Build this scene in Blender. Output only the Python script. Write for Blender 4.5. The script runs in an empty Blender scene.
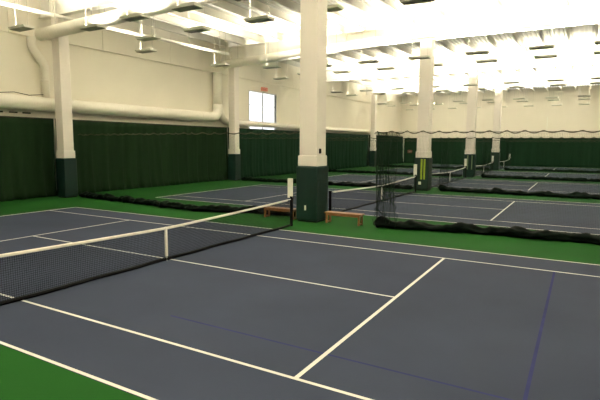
import bpy, bmesh, math, random
from mathutils import Vector, Matrix, noise
random.seed(7)
S = bpy.context.scene
C = S.collection
PI = math.pi

# ------------------------------------------------------------------ materials
def mat(name, col, rough=0.6, metal=0.0, noise=0.0, nscale=4.0, bump=0.0, bscale=20.0, spec=0.5, stretch=None, detail=4):
    m = bpy.data.materials.new(name); m.use_nodes = True
    nt = m.node_tree; b = nt.nodes['Principled BSDF']
    b.inputs['Base Color'].default_value = (*col, 1)
    b.inputs['Roughness'].default_value = rough
    b.inputs['Metallic'].default_value = metal
    b.inputs['Specular IOR Level'].default_value = spec
    tc = nt.nodes.new('ShaderNodeTexCoord'); out = tc.outputs['Object']
    if stretch:
        mp = nt.nodes.new('ShaderNodeMapping'); mp.inputs['Scale'].default_value = stretch
        nt.links.new(out, mp.inputs['Vector']); out = mp.outputs['Vector']
    n = nt.nodes.new('ShaderNodeTexNoise'); n.inputs['Scale'].default_value = nscale; n.inputs['Detail'].default_value = detail
    nt.links.new(out, n.inputs['Vector'])
    r = nt.nodes.new('ShaderNodeValToRGB')
    r.color_ramp.elements[0].position = 0.3; r.color_ramp.elements[1].position = 0.7
    r.color_ramp.elements[0].color = (*[max(0, c * (1 - noise)) for c in col], 1)
    r.color_ramp.elements[1].color = (*[min(1, c * (1 + noise)) for c in col], 1)
    nt.links.new(n.outputs['Fac'], r.inputs['Fac']); nt.links.new(r.outputs['Color'], b.inputs['Base Color'])
    if bump:
        n2 = nt.nodes.new('ShaderNodeTexNoise'); n2.inputs['Scale'].default_value = bscale
        nt.links.new(out, n2.inputs['Vector'])
        bp = nt.nodes.new('ShaderNodeBump'); bp.inputs['Strength'].default_value = bump; bp.inputs['Distance'].default_value = 0.02
        nt.links.new(n2.outputs['Fac'], bp.inputs['Height']); nt.links.new(bp.outputs['Normal'], b.inputs['Normal'])
    return m

def emit(name, col, st):
    m = bpy.data.materials.new(name); m.use_nodes = True
    nt = m.node_tree; nt.nodes.clear()
    e = nt.nodes.new('ShaderNodeEmission'); e.inputs['Color'].default_value = (*col, 1); e.inputs['Strength'].default_value = st
    o = nt.nodes.new('ShaderNodeOutputMaterial'); nt.links.new(e.outputs[0], o.inputs['Surface'])
    return m

def netting(name, col, pitch, wire, axes):
    """square knotted mesh: strands of the given width, holes clear; axes are the two in-plane object axes"""
    m = bpy.data.materials.new(name); m.use_nodes = True
    nt = m.node_tree; b = nt.nodes['Principled BSDF']
    b.inputs['Base Color'].default_value = (*col, 1); b.inputs['Roughness'].default_value = 0.9; b.inputs['Specular IOR Level'].default_value = 0.05
    tc = nt.nodes.new('ShaderNodeTexCoord'); sx = nt.nodes.new('ShaderNodeSeparateXYZ')
    nt.links.new(tc.outputs['Object'], sx.inputs[0])
    outs = []
    for a in axes:
        d = nt.nodes.new('ShaderNodeMath'); d.operation = 'DIVIDE'; d.inputs[1].default_value = pitch
        nt.links.new(sx.outputs[a], d.inputs[0])
        f = nt.nodes.new('ShaderNodeMath'); f.operation = 'FRACT'; nt.links.new(d.outputs[0], f.inputs[0])
        l = nt.nodes.new('ShaderNodeMath'); l.operation = 'LESS_THAN'; l.inputs[1].default_value = wire / pitch
        nt.links.new(f.outputs[0], l.inputs[0]); outs.append(l)
    mx = nt.nodes.new('ShaderNodeMath'); mx.operation = 'MAXIMUM'
    nt.links.new(outs[0].outputs[0], mx.inputs[0]); nt.links.new(outs[1].outputs[0], mx.inputs[1])
    nt.links.new(mx.outputs[0], b.inputs['Alpha'])
    return m

M = {}
M['green_floor'] = mat('green_floor', (0.0125, 0.066, 0.0120), 0.75, noise=0.07, nscale=0.5, bump=0.15, bscale=30, spec=0.03)
M['court'] = mat('court_blue', (0.0365, 0.0445, 0.0710), 0.7, noise=0.10, nscale=0.35, bump=0.1, bscale=30, spec=0.03, detail=6)
M['line'] = mat('white_line_paint', (0.58, 0.56, 0.52), 0.7, noise=0.03)
M['blue_line'] = mat('faded_blue_line_paint', (0.028, 0.030, 0.105), 0.8, noise=0.15, nscale=2, spec=0.03)
M['wall'] = mat('cream_wall_paint', (0.80, 0.76, 0.66), 0.8, noise=0.02, nscale=0.6)
M['white'] = mat('white_steel_paint', (0.83, 0.81, 0.75), 0.55, noise=0.02, nscale=2)
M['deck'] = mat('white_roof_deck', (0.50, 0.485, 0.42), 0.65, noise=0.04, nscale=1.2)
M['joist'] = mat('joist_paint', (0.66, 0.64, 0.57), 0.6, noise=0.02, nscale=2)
M['duct'] = mat('cream_duct_jacket', (0.84, 0.81, 0.72), 0.5, noise=0.02, nscale=3)
M['pillar'] = mat('pillar_cream_paint', (0.76, 0.71, 0.655), 0.7, noise=0.02, nscale=1.5)
M['pad'] = mat('dark_green_vinyl_pad', (0.0022, 0.0190, 0.0140), 0.5, noise=0.08, nscale=3, spec=0.3)
M['padseam'] = mat('pad_base_gap', (0.01, 0.012, 0.011), 0.8)  # near-black colour of the low plinth below the padding
M['curtain'] = mat('dark_green_curtain', (0.0105, 0.0245, 0.0100), 0.85, noise=0.25, nscale=1.5, stretch=(1, 1, 0.15), spec=0.05)
M['curtain_far'] = mat('mid_green_curtain', (0.0075, 0.0250, 0.0130), 0.85, noise=0.2, nscale=1.2, stretch=(1, 1, 0.15), spec=0.05)
M['hem'] = mat('curtain_top_hem', (0.03, 0.028, 0.014), 0.9, noise=0.1)
M['black'] = mat('black_paint', (0.004, 0.004, 0.005), 0.6, spec=0.1)
M['vinyl'] = mat('blackish_green_vinyl', (0.002, 0.0045, 0.003), 0.6, noise=0.5, nscale=3, spec=0.04)
M['scallop'] = mat('net_headband', (0.06, 0.055, 0.03), 0.9)
M['tape'] = mat('white_canvas_tape', (0.74, 0.71, 0.65), 0.8, noise=0.03)
M['card'] = mat('white_score_card', (0.76, 0.73, 0.66), 0.5)
M['wood'] = mat('orange_brown_wood', (0.23, 0.092, 0.030), 0.45, noise=0.25, nscale=6, stretch=(0.3, 4, 4))
M['fixture'] = mat('fixture_grey_green', (0.24, 0.255, 0.17), 0.5, noise=0.04)
M['fixture_side'] = mat('fixture_pale_side', (0.82, 0.81, 0.72), 0.5)
M['lamp'] = emit('lamp_glow', (1.0, 0.93, 0.78), 12)
M['hivis'] = mat('yellow_green_strap', (0.30, 0.42, 0.02), 0.6, noise=0.1)
M['palestrap'] = mat('pale_green_strap', (0.2, 0.27, 0.13), 0.6, noise=0.1)
M['sign'] = mat('salmon_sign', (0.80, 0.30, 0.20), 0.5)
M['signtext'] = mat('dark_red_letters', (0.30, 0.05, 0.03), 0.5)
M['frame'] = mat('white_window_frame', (0.62, 0.62, 0.60), 0.5)
M['steel'] = mat('galvanised_wire', (0.35, 0.34, 0.29), 0.4, noise=0.03)
M['divider_rope'] = mat('gathered_netting', (0.006, 0.018, 0.009), 0.9, noise=0.3, nscale=8)
M['court_net'] = netting('black_court_netting', (0.005, 0.005, 0.005), 0.045, 0.0078, (1, 2))
M['divider_net'] = netting('dark_green_divider_netting', (0.010, 0.028, 0.014), 0.048, 0.0030, (0, 2))
gl = bpy.data.materials.new('window_glass'); gl.use_nodes = True
gb = gl.node_tree.nodes['Principled BSDF']; gb.inputs['Roughness'].default_value = 0.0
gb.inputs['Transmission Weight'].default_value = 1.0; gb.inputs['IOR'].default_value = 1.01; gb.inputs['Base Color'].default_value = (0.97, 0.98, 1, 1)
M['glass'] = gl

# ------------------------------------------------------------------ mesh helpers
def box(bm, x0, x1, y0, y1, z0, z1, bev=0.0):
    r = bmesh.ops.create_cube(bm, size=1)
    bmesh.ops.scale(bm, vec=(x1 - x0, y1 - y0, z1 - z0), verts=r['verts'])
    bmesh.ops.translate(bm, vec=((x0 + x1) / 2, (y0 + y1) / 2, (z0 + z1) / 2), verts=r['verts'])
    if bev:
        es = list({e for v in r['verts'] for e in v.link_edges})
        bmesh.ops.bevel(bm, geom=es, offset=bev, segments=3, affect='EDGES', profile=0.5)
    return bm

def tube(bm, pts, r, n=8, cap=True):
    pts = [Vector(p) for p in pts]; rings = []
    rs = r if isinstance(r, (list, tuple)) else [r] * len(pts)
    t0 = (pts[1] - pts[0]).normalized()
    up = Vector((0, 0, 1)) if abs(t0.z) < 0.9 else Vector((0, 1, 0))
    side = t0.cross(up).normalized()
    for i, p in enumerate(pts):
        t = (pts[min(i + 1, len(pts) - 1)] - pts[max(i - 1, 0)]).normalized()
        side = (side - t * side.dot(t)).normalized(); u = side.cross(t)
        rings.append([bm.verts.new(p + (side * math.cos(2 * PI * k / n) + u * math.sin(2 * PI * k / n)) * rs[i]) for k in range(n)])
    for a, b in zip(rings, rings[1:]):
        for k in range(n):
            bm.faces.new((a[k], a[(k + 1) % n], b[(k + 1) % n], b[k]))
    if cap:
        bm.faces.new(rings[0][::-1]); bm.faces.new(rings[-1])
    return bm

def obj(name, bm, m, parent=None, smooth=False, loc=(0, 0, 0)):
    bmesh.ops.recalc_face_normals(bm, faces=bm.faces[:])
    me = bpy.data.meshes.new(name); bm.to_mesh(me); bm.free(); me.materials.append(m)
    if smooth:
        for p in me.polygons: p.use_smooth = True
    o = bpy.data.objects.new(name, me); C.objects.link(o); o.location = loc
    if parent: o.parent = parent
    return o

def tag(o, label, cat=None, group=None, kind=None):
    o['label'] = label
    if cat: o['category'] = cat
    if group: o['group'] = group
    if kind: o['kind'] = kind
    return o

def thing(name, label, cat, loc, group=None, rz=0):
    o = bpy.data.objects.new(name, None); C.objects.link(o); o.location = loc; o.rotation_euler = (0, 0, rz)
    o.empty_display_size = 0.2
    return tag(o, label, cat, group)

def copy_tree(o, parent=None):
    c = o.copy(); C.objects.link(c)
    if parent: c.parent = parent
    for ch in list(o.children): copy_tree(ch, c)
    return c

NB = bmesh.new
PITCH = 16.12
XP, XL = 0.0, -16.55            # the two rows of pillars
WL, WR, WF, WN = -18.0, 18.0, 72.9, -12.0   # room limits
ROWS = [8.06 + PITCH * k for k in range(4)]

# ------------------------------------------------------------------ floor and courts
f = obj('floor', box(NB(), WL, WR, WN, WF, -0.1, 0), M['green_floor']); f['kind'] = 'structure'
DECK = 11.78
ordn = ['nearest', 'second', 'third', 'fourth', 'farthest']
for k in range(5):
    y0 = PITCH * k
    ct = obj('tennis_court', box(NB(), -11.9, 11.9, -5.5, 5.5, 0, 0.004), M['court'], loc=(0, y0, 0))
    tag(ct, f'{ordn[k]} grey-blue tennis court surface with white lines', kind='structure')
    L = []
    for sy in (-5.46, -4.09, 4.09, 5.46): L.append((-11.885, 11.885, sy - 0.028, sy + 0.028))
    for sx in (-6.4, 6.4): L.append((sx - 0.034, sx + 0.034, -4.09, 4.09))
    L.append((-6.4, 6.4, -0.028, 0.028))
    for sx in (-11.85, 11.85): L.append((sx - 0.045, sx + 0.045, -5.46, 5.46))
    for a, b, c, d in L:
        obj('court_line', box(NB(), a, b, c, d, 0.0042, 0.0062), M['line'], ct)
    if k == 0:
        for a, b, c, d in ((3.2, 9.16, -3.21, -3.17), (9.12, 9.17, -3.17, 4.05)):
            o = obj('court_line', box(NB(), a, b, c, d, 0.0042, 0.0052), M['blue_line'], ct)
            o['label'] = 'faint blue line of a smaller court'

# ------------------------------------------------------------------ walls
bm = NB()
WY0, WY1, WZ0, WZ1 = 28.4, 33.0, 3.6, 8.1
for a in ((WN, WY0, 0, DECK), (WY1, WF, 0, DECK), (WY0, WY1, 0, WZ0), (WY0, WY1, WZ1, DECK)):
    box(bm, WL - 0.25, WL, *a)
w = obj('wall_left', bm, M['wall']); w['kind'] = 'structure'
# overhanging upper panels, per bay, with joints
ups = NB()
for y in [-12 + 6.04 * i for i in range(14)]:
    box(ups, WL, WL + 0.14, y + 0.012, min(y + 6.028, WF), 9.12, DECK)
o = obj('upper_panel', ups, M['wall'], w)
bm = NB(); box(bm, WL - 0.25, WR + 0.25, WF, WF + 0.25, 0, DECK)
w = obj('wall_far', bm, M['wall']); w['kind'] = 'structure'
sm = NB()
for x in [-17.9 + 2.6 * i for i in range(14)]:
    box(sm, x, x + 0.05, WF - 0.02, WF, 4.2, DECK)
obj('panel_rib', sm, M['wall'], w)
w = obj('wall_right', box(NB(), WR, WR + 0.25, WN, WF, 0, DECK), M['wall']); w['kind'] = 'structure'
w = obj('wall_near', box(NB(), WL - 0.25, WR + 0.25, WN - 0.25, WN, 0, DECK), M['wall']); w['kind'] = 'structure'

# window
win = obj('window_1', (lambda b: (box(b, WL - 0.12, WL + 0.03, WY0 - 0.08, WY0, WZ0, WZ1 + 0.08), box(b, WL - 0.12, WL + 0.03, WY1, WY1 + 0.08, WZ0, WZ1 + 0.08),
      box(b, WL - 0.12, WL + 0.03, WY0, WY1, WZ1, WZ1 + 0.08), box(b, WL - 0.12, WL + 0.03, WY0, WY1, WZ0, WZ0 + 0.08),
      box(b, WL - 0.10, WL - 0.02, (WY0 + WY1) / 2 - 0.08, (WY0 + WY1) / 2 + 0.08, WZ0, WZ1), [box(b, WL - 0.09, WL - 0.03, WY0, WY1, z - 0.025, z + 0.025) for z in (5.35, 6.85)], b)[-1])(NB()), M['frame'])
win['kind'] = 'structure'
obj('pane', box(NB(), WL - 0.08, WL - 0.07, WY0, WY1, WZ0, WZ1), M['glass'], win)

# ------------------------------------------------------------------ ceiling: ribbed deck, joists, girders
bm = NB(); prof = []
x = WL
while x < WR - 0.01:
    for dx, z in ((0, 0), (0.12, 0), (0.16, 0.07), (0.28, 0.07)):
        prof.append((x + dx, DECK + z))
    x += 0.32
a = [bm.verts.new((p[0], WN, p[1])) for p in prof]; b = [bm.verts.new((p[0], WF, p[1])) for p in prof]
c = [bm.verts.new((p[0], WN, DECK + 0.2)) for p in prof]; d = [bm.verts.new((p[0], WF, DECK + 0.2)) for p in prof]
for i in range(len(prof) - 1):
    bm.faces.new((a[i], a[i + 1], b[i + 1], b[i])); bm.faces.new((c[i], d[i], d[i + 1], c[i + 1]))
    bm.faces.new((a[i], c[i], c[i + 1], a[i + 1])); bm.faces.new((b[i], b[i + 1], d[i + 1], d[i]))
ceil = obj('ceiling', bm, M['deck']); ceil['kind'] = 'structure'
for i in range(20):
    x = -17.1 + 1.8 * i
    bm = NB(); box(bm, x - 0.02, x + 0.02, WN, WF, 11.3, DECK); box(bm, x - 0.09, x + 0.09, WN, WF, 11.28, 11.31)
    obj('joist', bm, M['joist'], ceil)
gname = ['over the nearest pillar', 'over the second pillar', 'over the third pillar', 'over the fourth pillar']
for k, y in enumerate(ROWS):
    bm = NB()
    box(bm, WL, WR, y - 0.03, y + 0.03, 10.2, 11.28)
    box(bm, WL, WR, y - 0.22, y + 0.22, 10.2, 10.26); box(bm, WL, WR, y - 0.22, y + 0.22, 11.22, 11.28)
    x = WL + 1.2
    while x < WR:
        box(bm, x - 0.015, x + 0.015, y - 0.2, y + 0.2, 10.26, 11.22); x += 3.6
    g = obj('trim_%d' % (k + 1), bm, M['white'])
    tag(g, 'deep white steel roof girder ' + gname[k], kind='structure')

# ------------------------------------------------------------------ pillars
def pillar(x, y, label, group, h=0.40, pp=0.10):
    t = thing('pillar', label, 'pillar', (x, y, 0), group)
    obj('shaft', box(NB(), -h, h, -h, h, 2.2, 10.2, 0.03), M['pillar'], t)
    obj('collar', box(NB(), -h - 0.045, h + 0.045, -h - 0.045, h + 0.045, 2.27, 2.70, 0.03), M['pillar'], t)
    obj('padding', box(NB(), -h - pp, h + pp, -h - pp, h + pp, 0.06, 2.27, 0.06), M['pad'], t)
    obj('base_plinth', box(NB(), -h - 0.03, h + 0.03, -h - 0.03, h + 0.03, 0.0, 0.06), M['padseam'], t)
    return t
pn = ['large cream pillar with dark green padding beside the nearest net post and benches',
      'cream pillar with two bright yellow-green straps on its green padding',
      'cream pillar with two thin pale straps, third along the middle row',
      'farthest cream pillar of the middle row, slimmest in view']
ln = ['cream pillar with green padding at the left edge against the dark curtains',
      'cream pillar on the left side just left of the bright window',
      'cream pillar of the left row hidden behind the large near pillar',
      'faint cream pillar at the far left wall behind the gathered netting']
PM = []
for k, y in enumerate(ROWS):
    PM.append(pillar(XP, y, pn[k], 'pillars of the middle row')); pillar(XL + (0.3 if k == 0 else 0), y, ln[k], 'pillars along the left wall', 0.32, 0.09)
# fittings on pillars
def straps(t, m, dx, w):
    for i, s in enumerate(dx):
        o = obj('strap', box(NB(), s - w, s + w, -0.53, -0.495, 0.78, 2.18, 0.01), m, t)
straps(PM[1], M['hivis'], (0.02, 0.22), 0.06)
straps(PM[2], M['palestrap'], (-0.1, 0.30), 0.05)
obj('switch_plate', box(NB(), -0.09, -0.01, -0.52, -0.495, 0.48, 0.68, 0.01), M['card'], PM[0])
obj('switch_plate', box(NB(), -0.16, 0.02, -0.52, -0.495, 0.42, 0.62, 0.01), M['card'], PM[1])
obj('hook', box(NB(), 0.385, 0.45, -0.2, -0.08, 2.78, 2.98, 0.02), M['black'], PM[0])

# ------------------------------------------------------------------ curtains
def curtain(label, p0, p1, ztop, m, group, seed, normal):
    """pleated cloth from p0 to p1, hanging from a rail; normal points into the room"""
    rnd = random.Random(seed)
    p0 = Vector(p0); p1 = Vector(p1); n = Vector(normal); L = (p1 - p0).length; d = (p1 - p0).normalized()
    t = thing('backdrop_curtain', label, 'curtain', (p0 + p1) / 2, group)
    org = (p0 + p1) / 2
    nu = max(12, int(L / 0.085)); nz = 12
    ph = [rnd.uniform(0, 6.28) for _ in range(6)]
    lean = [rnd.uniform(0, 6.28) for _ in range(3)]
    bm = NB(); g = []
    for j in range(nz + 1):
        v = j / nz; row = []
        z = ztop * (1 - v) + 0.015 * v
        for i in range(nu + 1):
            s = i / nu * L
            amp = 0.035 + 0.075 * v
            o = amp * (math.sin(s * 11 + ph[0] + 0.8 * math.sin(s * 1.3 + ph[1]) + 0.5 * v * math.sin(s * .9 + lean[0])) * 0.6
                       + math.sin(s * 5.1 + ph[2] + 1.2 * math.sin(s * 0.7 + ph[3])) * 0.5)
            o += 0.12 * v * math.sin(s * 0.8 + ph[4]) + (0.16 * v ** 8)
            row.append(bm.verts.new(p0 - org + d * s + n * (o + 0.05) + Vector((0, 0, z))))
        g.append(row)
    for j in range(nz):
        for i in range(nu):
            bm.faces.new((g[j][i], g[j][i + 1], g[j + 1][i + 1], g[j + 1][i]))
    o = obj('drape', bm, m, t, smooth=True)
    sd = o.modifiers.new('thick', 'SOLIDIFY'); sd.thickness = 0.008
    bm = NB(); a = p0 - org + Vector((0, 0, ztop)) + n * 0.04; b = p1 - org + Vector((0, 0, ztop)) + n * 0.04
    tube(bm, [a, b], 0.035, 8); obj('rail', bm, M['hem'], t)
    return t
cy = [(-11.9, 8.1), (8.2, 24.15), (24.25, 40.25), (40.35, 56.4), (56.5, 72.0)]
cl = ['dark green curtain on the left wall, left of the first padded pillar',
      'long dark green curtain between the left edge pillar and the pillar by the window',
      'dark green curtain hanging below the bright window',
      'green curtain of the left wall seen behind the gathered netting',
      'last green curtain of the left wall, running into the far corner']
for k, (a, b) in enumerate(cy):
    curtain(cl[k], (-17.35, a, 0), (-17.35, b, 0), 4.52, M['curtain'] if k < 2 else M['curtain_far'], 'curtains along the left wall', 20 + k, (1, 0, 0))
curtain('wide green curtain across the far end wall', (-17.1, 72.3, 0), (17.9, 72.3, 0), 4.25, M['curtain_far'], None, 40, (0, -1, 0))

# ------------------------------------------------------------------ tennis nets
def net_top(y): return 0.914 + (1.07 - 0.914) * (abs(y) / 6.4) ** 1.25
def tennis_net(y0, label):
    sd_ = -0.14 if y0 == 0 else 0.0   # the strap sits a hand's width off the middle
    t = thing('tennis_net', label, 'tennis net', (0, y0, 0), 'tennis nets')
    for s in (-1, 1):
        bm = NB(); tube(bm, [(0, 6.4 * s, 0), (0, 6.4 * s, 1.06)], 0.062, 12)
        p = obj('post', bm, M['black'], t, smooth=False)
        bm = NB(); tube(bm, [(0, 6.4 * s, 1.06), (0, 6.4 * s, 1.10)], 0.075, 12)
        obj('post_cap', bm, M['black'], p)
    N = 32; ys = [-6.33 + 12.66 * i / N for i in range(N + 1)]
    bm = NB(); a = [bm.verts.new((0, y, net_top(y) - 0.03)) for y in ys]; b = [bm.verts.new((0, y, 0.03)) for y in ys]
    for i in range(N): bm.faces.new((a[i], a[i + 1], b[i + 1], b[i]))
    obj('mesh_panel', bm, M['court_net'], t)
    bm = NB()
    ring = []
    for y in [-6.1 + 12.2 * i / N for i in range(N + 1)]:
        z = net_top(y)
        ring.append([bm.verts.new((dx, y, z + dz)) for dx, dz in ((-0.012, -0.062), (-0.02, -0.01), (0, 0.005), (0.02, -0.01), (0.012, -0.062))])
    for r0, r1 in zip(ring, ring[1:]):
        for k in range(5): bm.faces.new((r0[k], r0[(k + 1) % 5], r1[(k + 1) % 5], r1[k]))
    bm.faces.new(ring[0]); bm.faces.new(ring[-1][::-1])
    tp = obj('top_band', bm, M['tape'], t)
    for sg in (-1, 1):
        bm = NB(); tube(bm, [(0, sg * y, net_top(y) - 0.02) for y in (6.0, 6.2, 6.34)], 0.012, 6)
        obj('net_cord', bm, M['tape'], t)
    obj('centre_strap', box(NB(), -0.028, 0.028, sd_ - 0.03, sd_ + 0.03, 0.12, 0.92, 0.004), M['tape'], t)
    obj('strap_anchor', box(NB(), -0.015, 0.015, sd_ - 0.02, sd_ + 0.02, 0.0, 0.14), M['steel'], t)
    bm = NB(); rnd = random.Random(int(y0))
    tube(bm, [(0.02 * math.sin(i * 0.9), -6.3 + 12.6 * i / 40, 0.045) for i in range(41)], 0.044, 6)
    obj('bottom_band', bm, M['black'], t)
    return t
nl = ['nearest tennis net with white top band and centre strap', 'second tennis net, seen behind the nearest bench and pillar',
      'third tennis net, running up to the pillar with pale straps', 'fourth tennis net, small beyond the third pillar', 'farthest tennis net, only its far end showing']
sl = ['white score card standing on the nearest net post, left of the large pillar', 'white score card on the post left of the yellow-strapped pillar',
      'white score card on the post left of the third pillar', 'white score card on the fourth net post', 'tiny white score card on the farthest net post']
for k in range(5):
    y = PITCH * k
    tennis_net(y, nl[k])
    t = thing('score_card', sl[k], 'score card', (0, y + 6.4, 1.10), 'score cards on the net posts')
    obj('board', box(NB(), -0.17, 0.05, -0.022, 0.022, 0.0, 0.75, 0.008), M['card'], t)
    obj('clamp', box(NB(), -0.05, 0.05, -0.05, 0.05, -0.0, 0.06), M['black'], t)

# ------------------------------------------------------------------ divider nets
def interp(tab, x):
    for (a, va), (b, vb) in zip(tab, tab[1:]):
        if x <= b: return va + (vb - va) * max(0, min(1, (x - a) / (b - a)))
    return tab[-1][1]
def divider(y0, x0, x1, label, seed, bunch=None, path=((0, 0), (1, 0))):
    rnd = random.Random(seed)
    t = thing('divider_net', label, 'divider net', ((x0 + x1) / 2, y0, 0), 'divider nets between the courts')
    ox = (x0 + x1) / 2; zt = 3.62
    # netting sheet (with gathered end)
    pts = []
    if bunch:
        n = 18
        for i in range(n * 2):
            pts.append((x0 + 0.85 * i / (2 * n), interp(path, x0) + 0.20 * (1 if i % 2 else -1) * rnd.uniform(0.6, 1.1), 1))
        xs = x0 + 0.9
    else: xs = x0
    n = max(4, int((x1 - xs) / 0.3))
    for i in range(n + 1):
        s = xs + (x1 - xs) * i / n
        pts.append((s, interp(path, s) + 0.10 * math.sin(s * 1.7) + 0.05 * math.sin(s * 4.1), 0))
    bm = NB(); g = []
    for j in range(9):
        v = j / 8; row = []
        for (px, py, b) in pts:
            xx = px
            if b:   # strands narrow at waist height, wider at the rail
                cx = x0 + 0.42; xx = cx + (px - cx) * (1.15 - 0.45 * math.sin(PI * min(1, v * 1.1)))
            row.append(bm.verts.new((xx - ox, py, zt * (1 - v) + (0.06 if b else 0.2) * v)))
        g.append(row)
    for j in range(8):
        for i in range(len(pts) - 1): bm.faces.new((g[j][i], g[j][i + 1], g[j + 1][i + 1], g[j + 1][i]))
    obj('netting', bm, M['divider_net'], t)
    # wavy head band
    bm = NB(); N = int((x1 - x0) / 0.07)
    def wv(x): return 0.085 * (abs(math.sin(PI * x / 0.56)) - 0.5) * (1 + 0.25 * math.sin(x * 1.9))
    a = []
    for i in range(N + 1):
        x = x0 + (x1 - x0) * i / N; z = zt - wv(x); yy = interp(path, x) + 0.08 * math.sin(PI * x / 0.56)
        a.append([bm.verts.new((x - ox + 0, yy + dy, z + dz)) for dy, dz in ((-0.006, -0.018), (0.006, -0.018), (0.006, 0.018), (-0.006, 0.018))])
    for r0, r1 in zip(a, a[1:]):
        for k in range(4): bm.faces.new((r0[k], r0[(k + 1) % 4], r1[(k + 1) % 4], r1[k]))
    obj('head_band', bm, M['scallop'], t)
    bm = NB(); tube(bm, [(x - ox, interp(path, x), zt) for x in [x0 + (x1 - x0) * i / 40 for i in range(41)]], 0.008, 6)
    obj('cable', bm, M['hem'], t)
    if bunch:
        for q in ((0, 1, 2, 4, 6, 8) if y0 < 10 else (1, 6)):   # gathered strands of netting hanging at the drawn end
            bx = x0 + (0.02, 0.06, 0.12, 0.2, 0.34, 0.47, 0.6, 0.72, 0.8)[q]; by = interp(path, x0) + rnd.uniform(-0.15, 0.15)
            p1, p2 = rnd.uniform(0, 6), rnd.uniform(0, 6)
            bm = NB()
            tube(bm, [(bx - ox + 0.05 * math.sin(k * 0.55 + p1) + 0.10 * math.sin(PI * k / 12) * (0.4 - (bx - x0)), by + 0.04 * math.sin(k * 0.8 + p2), zt - (zt - 0.2) * k / 12) for k in range(13)],
                 [0.007 + (0.012 if q < 2 else 0.005) * math.sin(PI * k / 12) for k in range(13)], 6)
            obj('gathered_strand', bm, M['divider_rope'], t, smooth=True)
    # crumpled vinyl skirt lying on the floor
    bm = NB(); K = 18; N = int((x1 - x0) / 0.07); rings = []
    ph = [rnd.uniform(0, 6.28) for _ in range(8)]
    for i in range(N + 1):
        x = x0 + (x1 - x0) * i / N
        nz1 = noise.noise(Vector((x * 1.1, seed, 0))); nz2 = noise.noise(Vector((x * 3.7, seed, 4)))
        h = 0.27 + 0.10 * nz1 + 0.07 * nz2
        w = 0.25 + 0.10 * noise.noise(Vector((x * 0.9, seed, 9))) + 0.05 * nz2
        cyy = interp(path, x) + 0.14 * noise.noise(Vector((x * 0.5, seed, 13)))
        if bunch and x < x0 + 0.7: h += 0.14 * (1 - (x - x0) / 0.7)
        e = min(1, (i + 0.6) / 3, (N - i + 0.6) / 3)
        row = []
        for k in range(K):
            th = 2 * PI * k / K
            c, s = math.cos(th), math.sin(th)
            rr = 1 + 0.55 * noise.noise(Vector((x * 2.6, c * 1.3 + seed, s * 1.3))) + 0.15 * noise.noise(Vector((x * 5.0, c * 2.5, s * 2.5 + seed)))
            row.append(bm.verts.new((x - ox, cyy + w * c * rr * e, max(0.004, h * 0.5 + h * 0.56 * s * rr * e))))
        rings.append(row)
    for r0, r1 in zip(rings, rings[1:]):
        for k in range(K): bm.faces.new((r0[k], r0[(k + 1) % K], r1[(k + 1) % K], r1[k]))
    bm.faces.new(rings[0][::-1]); bm.faces.new(rings[-1])
    obj('vinyl_skirt', bm, M['vinyl'], t, smooth=True)
    return t
dr = ['nearest divider net on the right, gathered beside the bench, dark skirt on floor',
      'second divider net on the right, dark skirt behind the second court',
      'third divider net on the right, thin dark strip on the floor', 'farthest divider net on the right, thinnest dark strip']
dlb = ['nearest divider net on the left, dark crumpled skirt behind the nearest court',
       'second divider net on the left, behind the second court', 'third divider net on the left, beyond the large pillar', 'farthest divider net on the left']
for k, y in enumerate(ROWS):
    divider(y, 2.82 if k == 0 else 1.1, 17.6, dr[k], 60 + k, bunch=True, path=((2.7, -0.15), (5.5, 0.35), (10, 0.7), (17, 0.75)) if k == 0 else ((0, 0), (1, 0)))
    divider(y, -15.8, -0.65, dlb[k], 70 + k, path=((-16, 0.6), (-12, 0.2), (-6, -0.45), (-3.5, 0.35), (-2.6, 0.5), (0, 0.5)) if k == 0 else ((0, 0), (1, 0)))

# ------------------------------------------------------------------ benches
def bench(x, y, label):
    t = thing('bench', label, 'bench', (x, y, 0), 'benches beside the large pillar')
    for dy in (-0.105, 0.105):
        obj('seat_board', box(NB(), -0.80, 0.80, dy - 0.10, dy + 0.10, 0.405, 0.445, 0.008), M['wood'], t)
    for sx in (-0.70, 0.70):
        for sy in (-0.15, 0.15):
            obj('leg', box(NB(), sx - 0.035, sx + 0.035, sy - 0.035, sy + 0.035, 0, 0.405, 0.005), M['wood'], t)
        obj('crosspiece', box(NB(), sx - 0.03, sx + 0.03, -0.115, 0.115, 0.02, 0.075), M['wood'], t)
        obj('crosspiece', box(NB(), sx - 0.03, sx + 0.03, -0.115, 0.115, 0.33, 0.40), M['wood'], t)
    obj('rail', box(NB(), -0.665, 0.665, -0.165, -0.135, 0.32, 0.40), M['wood'], t)
bench(1.50, 7.98, 'low wooden bench to the right of the large green-padded pillar')
bench(-1.45, 7.90, 'low wooden bench left of the large pillar, behind the net post')
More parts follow.
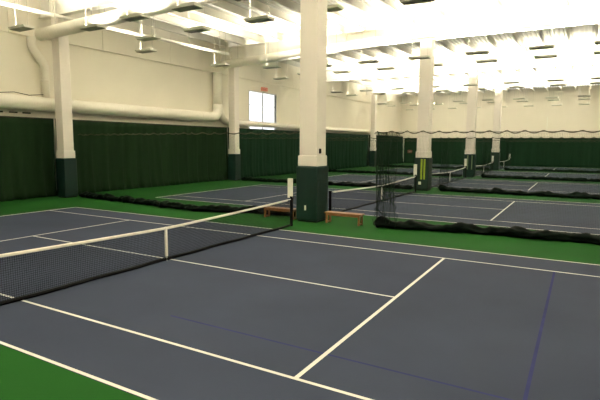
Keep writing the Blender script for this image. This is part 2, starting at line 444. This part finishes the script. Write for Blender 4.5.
# ------------------------------------------------------------------ hanging uplights
UP = bpy.data.lights.new('uplight_and_fill_beam', 'AREA'); UP.shape = 'RECTANGLE'; UP.size = 1.0; UP.size_y = 0.2  # shared by the hanging fixtures and the lamps added behind the camera
UP.energy = 450; UP.color = (1.0, 0.93, 0.78); UP.spread = math.radians(136)
def make_fixture():
    t = thing('hanging_uplight', 'x', 'light fixture', (0, 0, 8.6), 'hanging uplights')
    bm = NB()   # housing: narrow base, sides flaring outward to the top
    lo = [(-0.62, -0.25), (0.62, -0.25), (0.62, 0.25), (-0.62, 0.25)]; hi = [(-0.66, -0.33), (0.66, -0.33), (0.66, 0.33), (-0.66, 0.33)]
    a = [bm.verts.new((x, y, 0)) for x, y in lo]; b = [bm.verts.new((x, y, 0.025)) for x, y in lo]
    for k in range(4): bm.faces.new((a[k], a[(k + 1) % 4], b[(k + 1) % 4], b[k]))
    bm.faces.new(a[::-1]); bm.faces.new(b)
    obj('base_tray', bm, M['fixture'], t)
    bm = NB()
    lo2 = [(x * 0.999, y * 0.999) for x, y in lo]
    a = [bm.verts.new((x, y, 0.025)) for x, y in lo2]; b = [bm.verts.new((x, y, 0.115)) for x, y in hi]
    c = [bm.verts.new((x * 0.93, y * 0.85, 0.115)) for x, y in hi]; d = [bm.verts.new((x * 0.9, y * 0.8, 0.04)) for x, y in lo2]
    for k in range(4):
        for p, q in ((a, b), (b, c), (c, d)):
            bm.faces.new((p[k], p[(k + 1) % 4], q[(k + 1) % 4], q[k]))
    bm.faces.new(d); bm.faces.new(a[::-1])
    obj('reflector', bm, M['fixture_side'], t)
    obj('lamp', box(NB(), -0.5, 0.5, -0.055, 0.055, 0.045, 0.09, 0.015), M['lamp'], t)
    lo_ = bpy.data.objects.new('lamp_beam', UP); C.objects.link(lo_); lo_.parent = t; lo_.location = (0, 0, 0.10); lo_.rotation_euler = (PI, 0, 0)
    for s in (-0.5, 0.5):
        bm = NB(); tube(bm, [(s, 0, 0.07), (s, 0, 2.98)], 0.007, 5); obj('hanger_wire', bm, M['steel'], t)
    return t
near1 = [(-14.35, 4.78), (-11.2, 6.38), (-7.9, 6.05), (-4.75, 5.96), (-1.7, 5.9), (2.2, 5.5), (5.6, 5.6), (9.2, 5.6), (12.8, 5.6)]
near2 = [(-13.5, 11.8), (-10.64, 9.35), (-7.06, 9.12), (-3.29, 9.0), (0.1, 8.95), (3.74, 9.5), (7.2, 9.5), (10.8, 9.5), (14.2, 9.5)]
XS = [-13.4, -10.1, -6.8, -3.3, 0.2, 3.70, 7.18, 10.4, 13.8]
rows = [('row in front of the nearest girder', near1), ('row just past the nearest girder', near2)]
rn = {21.8: 'row in front of the second girder', 25.1: 'row just past the second girder', 37.9: 'row in front of the third girder',
      41.7: 'row just past the third girder', 54.2: 'row in front of the fourth girder', 58.0: 'row just past the fourth girder', 66.4: 'row next to the far wall'}
for y, n in rn.items():
    pts = [(x, y) for x in XS]
    if y == 21.8: pts[0] = (-13.0, 18.1); pts[1] = (-10.23, 20.55)
    if y == 25.1: pts[0] = (-12.9, 26.0); pts[1] = (-9.7, 24.6)
    if y > 50: pts = [(x - 1.1, y) for x in XS]
    rows.append((n, pts))
cn = ['outermost on the left', 'second from the left', 'third from the left', 'fourth from the left', 'middle one', 'fourth from the right', 'third from the right', 'second from the right', 'outermost on the right']
proto = None
for rname, pts in rows:
    for i, (x, y) in enumerate(pts):
        if proto is None: fx = proto = make_fixture()
        else: fx = copy_tree(proto)
        # keep the fitting clear of the pillars
        if abs(x - XP) < 1.15 and min(abs(y - r) for r in ROWS) < 0.75: y += 0.35
        fx.location = (x, y, 8.6)
        fx['label'] = 'dark hanging uplight, ' + cn[i] + ' in the ' + rname
# bare lamps without fixtures, added behind the camera to light the near court
for y in (-9.6, -5.0):
    for x in XS[2:]:
        lo_ = bpy.data.objects.new('uplight_and_fill_beam', UP); C.objects.link(lo_); lo_.location = (x, y, 8.7); lo_.rotation_euler = (PI, 0, 0)

# ------------------------------------------------------------------ ducts and pipes
def arc(c, r, a0, a1, axis, n=8):
    out = []
    for i in range(n + 1):
        a = a0 + (a1 - a0) * i / n
        out.append((c[0], c[1] + r * math.cos(a), c[2] + r * math.sin(a)))
    return out
XD = -17.56
t = thing('air_duct', 'thick round cream duct along the left wall, slimming where it crosses the window', 'duct', (XD, 5, 5.36))
bm = NB()
P = [(0, -16.9, 0), (0, 17.5, 0)] + [(0, 17.5 + 0.75 * math.sin(a), 0.75 - 0.75 * math.cos(a)) for a in [PI / 2 * i / 8 for i in range(1, 9)]] + [(0, 18.25, 1.1)]
tube(bm, P, 0.40, 20); obj('main_run', bm, M['duct'], t, smooth=True)
bm = NB(); tube(bm, [(0, 18.25, 1.1), (0, 18.25, 3.75)], 0.38, 16); obj('riser', bm, M['duct'], t, smooth=True)
for y in (-12, -8, -4, 0, 4, 8, 12, 16):
    bm = NB(); tube(bm, [(0, y, 0), (0, y + 0.07, 0)], 0.41, 20); obj('joint_ring', bm, M['duct'], t)
OF = 35.0; OZ = -0.36
bm = NB()
tube(bm, [(0, -16.6 + OF, 1.1 + OZ), (0, -16.45 + OF, 0.75 + OZ), (0, -16.15 + OF, 0.38 + OZ), (0, -15.75 + OF, 0.1 + OZ), (0, -15.2 + OF, OZ), (0, -14.6 + OF, OZ)], [0.34, 0.35, 0.35, 0.33, 0.3, 0.26], 18)
obj('elbow', bm, M['duct'], t, smooth=True)
bm = NB(); tube(bm, [(0, -14.6 + OF, OZ), (0, 31.5 + OF, OZ)], 0.26, 18); obj('slim_run', bm, M['duct'], t, smooth=True)
t = thing('drop_duct', 'kinked vertical duct on the wall left of the first pillar', 'duct', (-17.74, 8.0, 5.77))
bm = NB(); tube(bm, [(0, 0, 0), (0, 0, 1.75), (0, -0.1, 2.0), (0, -0.62, 2.62), (0, -0.7, 2.85), (0, -0.7, 3.3)], 0.23, 16)
obj('duct_body', bm, M['duct'], t, smooth=True)
bm = NB(); tube(bm, [(0, 0, 0.95), (0, 0, 1.02)], 0.25, 16); obj('joint_ring', bm, M['duct'], t)
for k, (y, x1, lb) in enumerate(((8.06, 17.0, 'large round duct under the nearest roof girder'), (ROWS[1], -3.0, 'large round duct under the second roof girder, left of the large pillar'))):
    t = thing('roof_duct', lb, 'duct', (-17.0, y, 9.1 if k == 0 else 9.72), 'round ducts under the roof girders')
    yo = -0.0
    L0 = 0.1; L1 = (x1 if k else -0.75) + 17.0; rise = 0.032 if k == 0 else 0.045
    bm = NB(); tube(bm, [(L0, -0.75, 0), (L1, -0.75, L1 * rise)], 0.33, 20); obj('duct_body', bm, M['duct'], t, smooth=True)
    i = 1.5
    while i < L1:
        bm = NB(); tube(bm, [(i, -0.75, 0.32 + i * rise), (i, -0.75, 11.42 - t.location.z)], 0.015, 6); obj('hanger', bm, M['steel'], t); i += 3.0
# long white pipe running away from us beside the left wall
t = thing('overhead_pipe', 'long white pipe running lengthwise near the ceiling on the left', 'pipe', (-15.75, 3, 10.0))
bm = NB(); tube(bm, [(-0.1, -1, 0), (0.1, 4.3, 0), (0.25, 7.5, 0), (1.25, 17.9, 0)], 0.11, 12); obj('pipe_body', bm, M['white'], t, smooth=True)
for y, dx in ((0, 0), (2.5, 0.05), (7.5, 0.25), (11, 0.59), (14, 0.88), (17, 1.17)):
    bm = NB(); tube(bm, [(dx, y, 0.1), (dx, y, 1.75)], 0.015, 6); obj('hanger', bm, M['steel'], t)
# cable sagging over the wall duct, far left
bm = NB(); tube(bm, [(-17.2, 2.5 + 5 * i / 12, 5.86 - 0.1 * math.sin(PI * i / 4) ** 2) for i in range(13)], 0.02, 5)
tag(obj('cable', bm, M['hem']), 'thin brown cable lying wavily on top of the thick wall duct', 'cable')
for i, y in enumerate((5.15, 5.95, 6.7)):
    o = obj('rail_bracket', box(NB(), WL, WL + 0.06, y, y + 0.45, 4.78, 4.86), M['hem'])
    tag(o, ['small dark bracket under the thick duct, leftmost of three', 'small dark bracket under the thick duct, middle of three', 'small dark bracket under the thick duct, rightmost of three'][i], 'bracket', 'brackets under the duct')
bm = NB(); box(bm, 4.6, 4.72, WF - 0.14, WF - 0.02, 0, 7.4)
tag(obj('downpipe', bm, M['fixture_side']), 'thin grey vertical pipe on the far wall', 'pipe')

# ------------------------------------------------------------------ signs
t = thing('exit_sign', 'small red exit sign above the bright window', 'sign', (WL + 0.2, 30.75, 8.3))
obj('sign_box', box(NB(), -0.2, 0.05, -0.42, 0.42, 0, 0.34, 0.01), M['sign'], t)
cu = bpy.data.curves.new('letters', 'FONT'); cu.body = 'EXIT'; cu.size = 0.34; cu.align_x = 'CENTER'; cu.align_y = 'CENTER'; cu.extrude = 0.006; cu.offset = 0.008
tmp = bpy.data.objects.new('tmp', cu); C.objects.link(tmp); bpy.context.view_layer.update()
me = bpy.data.meshes.new_from_object(tmp); bpy.data.objects.remove(tmp); me.materials.clear(); me.materials.append(M['signtext'])
lt = bpy.data.objects.new('lettering', me); C.objects.link(lt)
lt.parent = t; lt.location = (0.06, 0, 0.17); lt.rotation_euler = (PI / 2, 0, PI / 2)
t = thing('wall_sign', 'small dull red sign on the far green curtain', 'sign', (-16.0, 71.95, 1.75))
obj('sign_panel', box(NB(), -0.4, 0.4, -0.03, 0.0, 0, 0.5, 0.01), mat('dull_red', (0.25, 0.06, 0.05), 0.6), t)
obj('sign_face', box(NB(), -0.22, 0.22, -0.04, -0.03, 0.15, 0.35), mat('dull_pink', (0.38, 0.2, 0.17), 0.6), t)

# ------------------------------------------------------------------ world, camera, view
wd = bpy.data.worlds.new('daylight'); S.world = wd; wd.use_nodes = True
bg = wd.node_tree.nodes['Background']; bg.inputs['Color'].default_value = (0.93, 0.96, 1.0, 1); bg.inputs['Strength'].default_value = 1.6

yaw, pit, rol, fpx = -0.525641, 0.115062, 0.005979, 484.84
fwd = Vector((math.sin(yaw) * math.cos(pit), math.cos(yaw) * math.cos(pit), -math.sin(pit)))
r = Vector((math.cos(yaw), -math.sin(yaw), 0)); u = r.cross(fwd)
r2 = r * math.cos(rol) + u * math.sin(rol); u2 = -r * math.sin(rol) + u * math.cos(rol)
cam = bpy.data.cameras.new('camera'); co = bpy.data.objects.new('camera', cam); C.objects.link(co)
co.matrix_world = Matrix(((r2.x, u2.x, -fwd.x, 9.5777), (r2.y, u2.y, -fwd.y, -9.4647), (r2.z, u2.z, -fwd.z, 3.1597), (0, 0, 0, 1)))
cam.sensor_width = 36; cam.lens = 36 * fpx / 600; cam.clip_end = 300
S.camera = co
S.view_settings.view_transform = 'Standard'; S.view_settings.look = 'None'; S.view_settings.gamma = 1; S.view_settings.exposure = 0.13
S.view_settings.use_curve_mapping = False
S.cycles.use_denoising = True
S.cycles.max_bounces = 10; S.cycles.diffuse_bounces = 7; S.cycles.transparent_max_bounces = 48
S.cycles.sample_clamp_indirect = 20
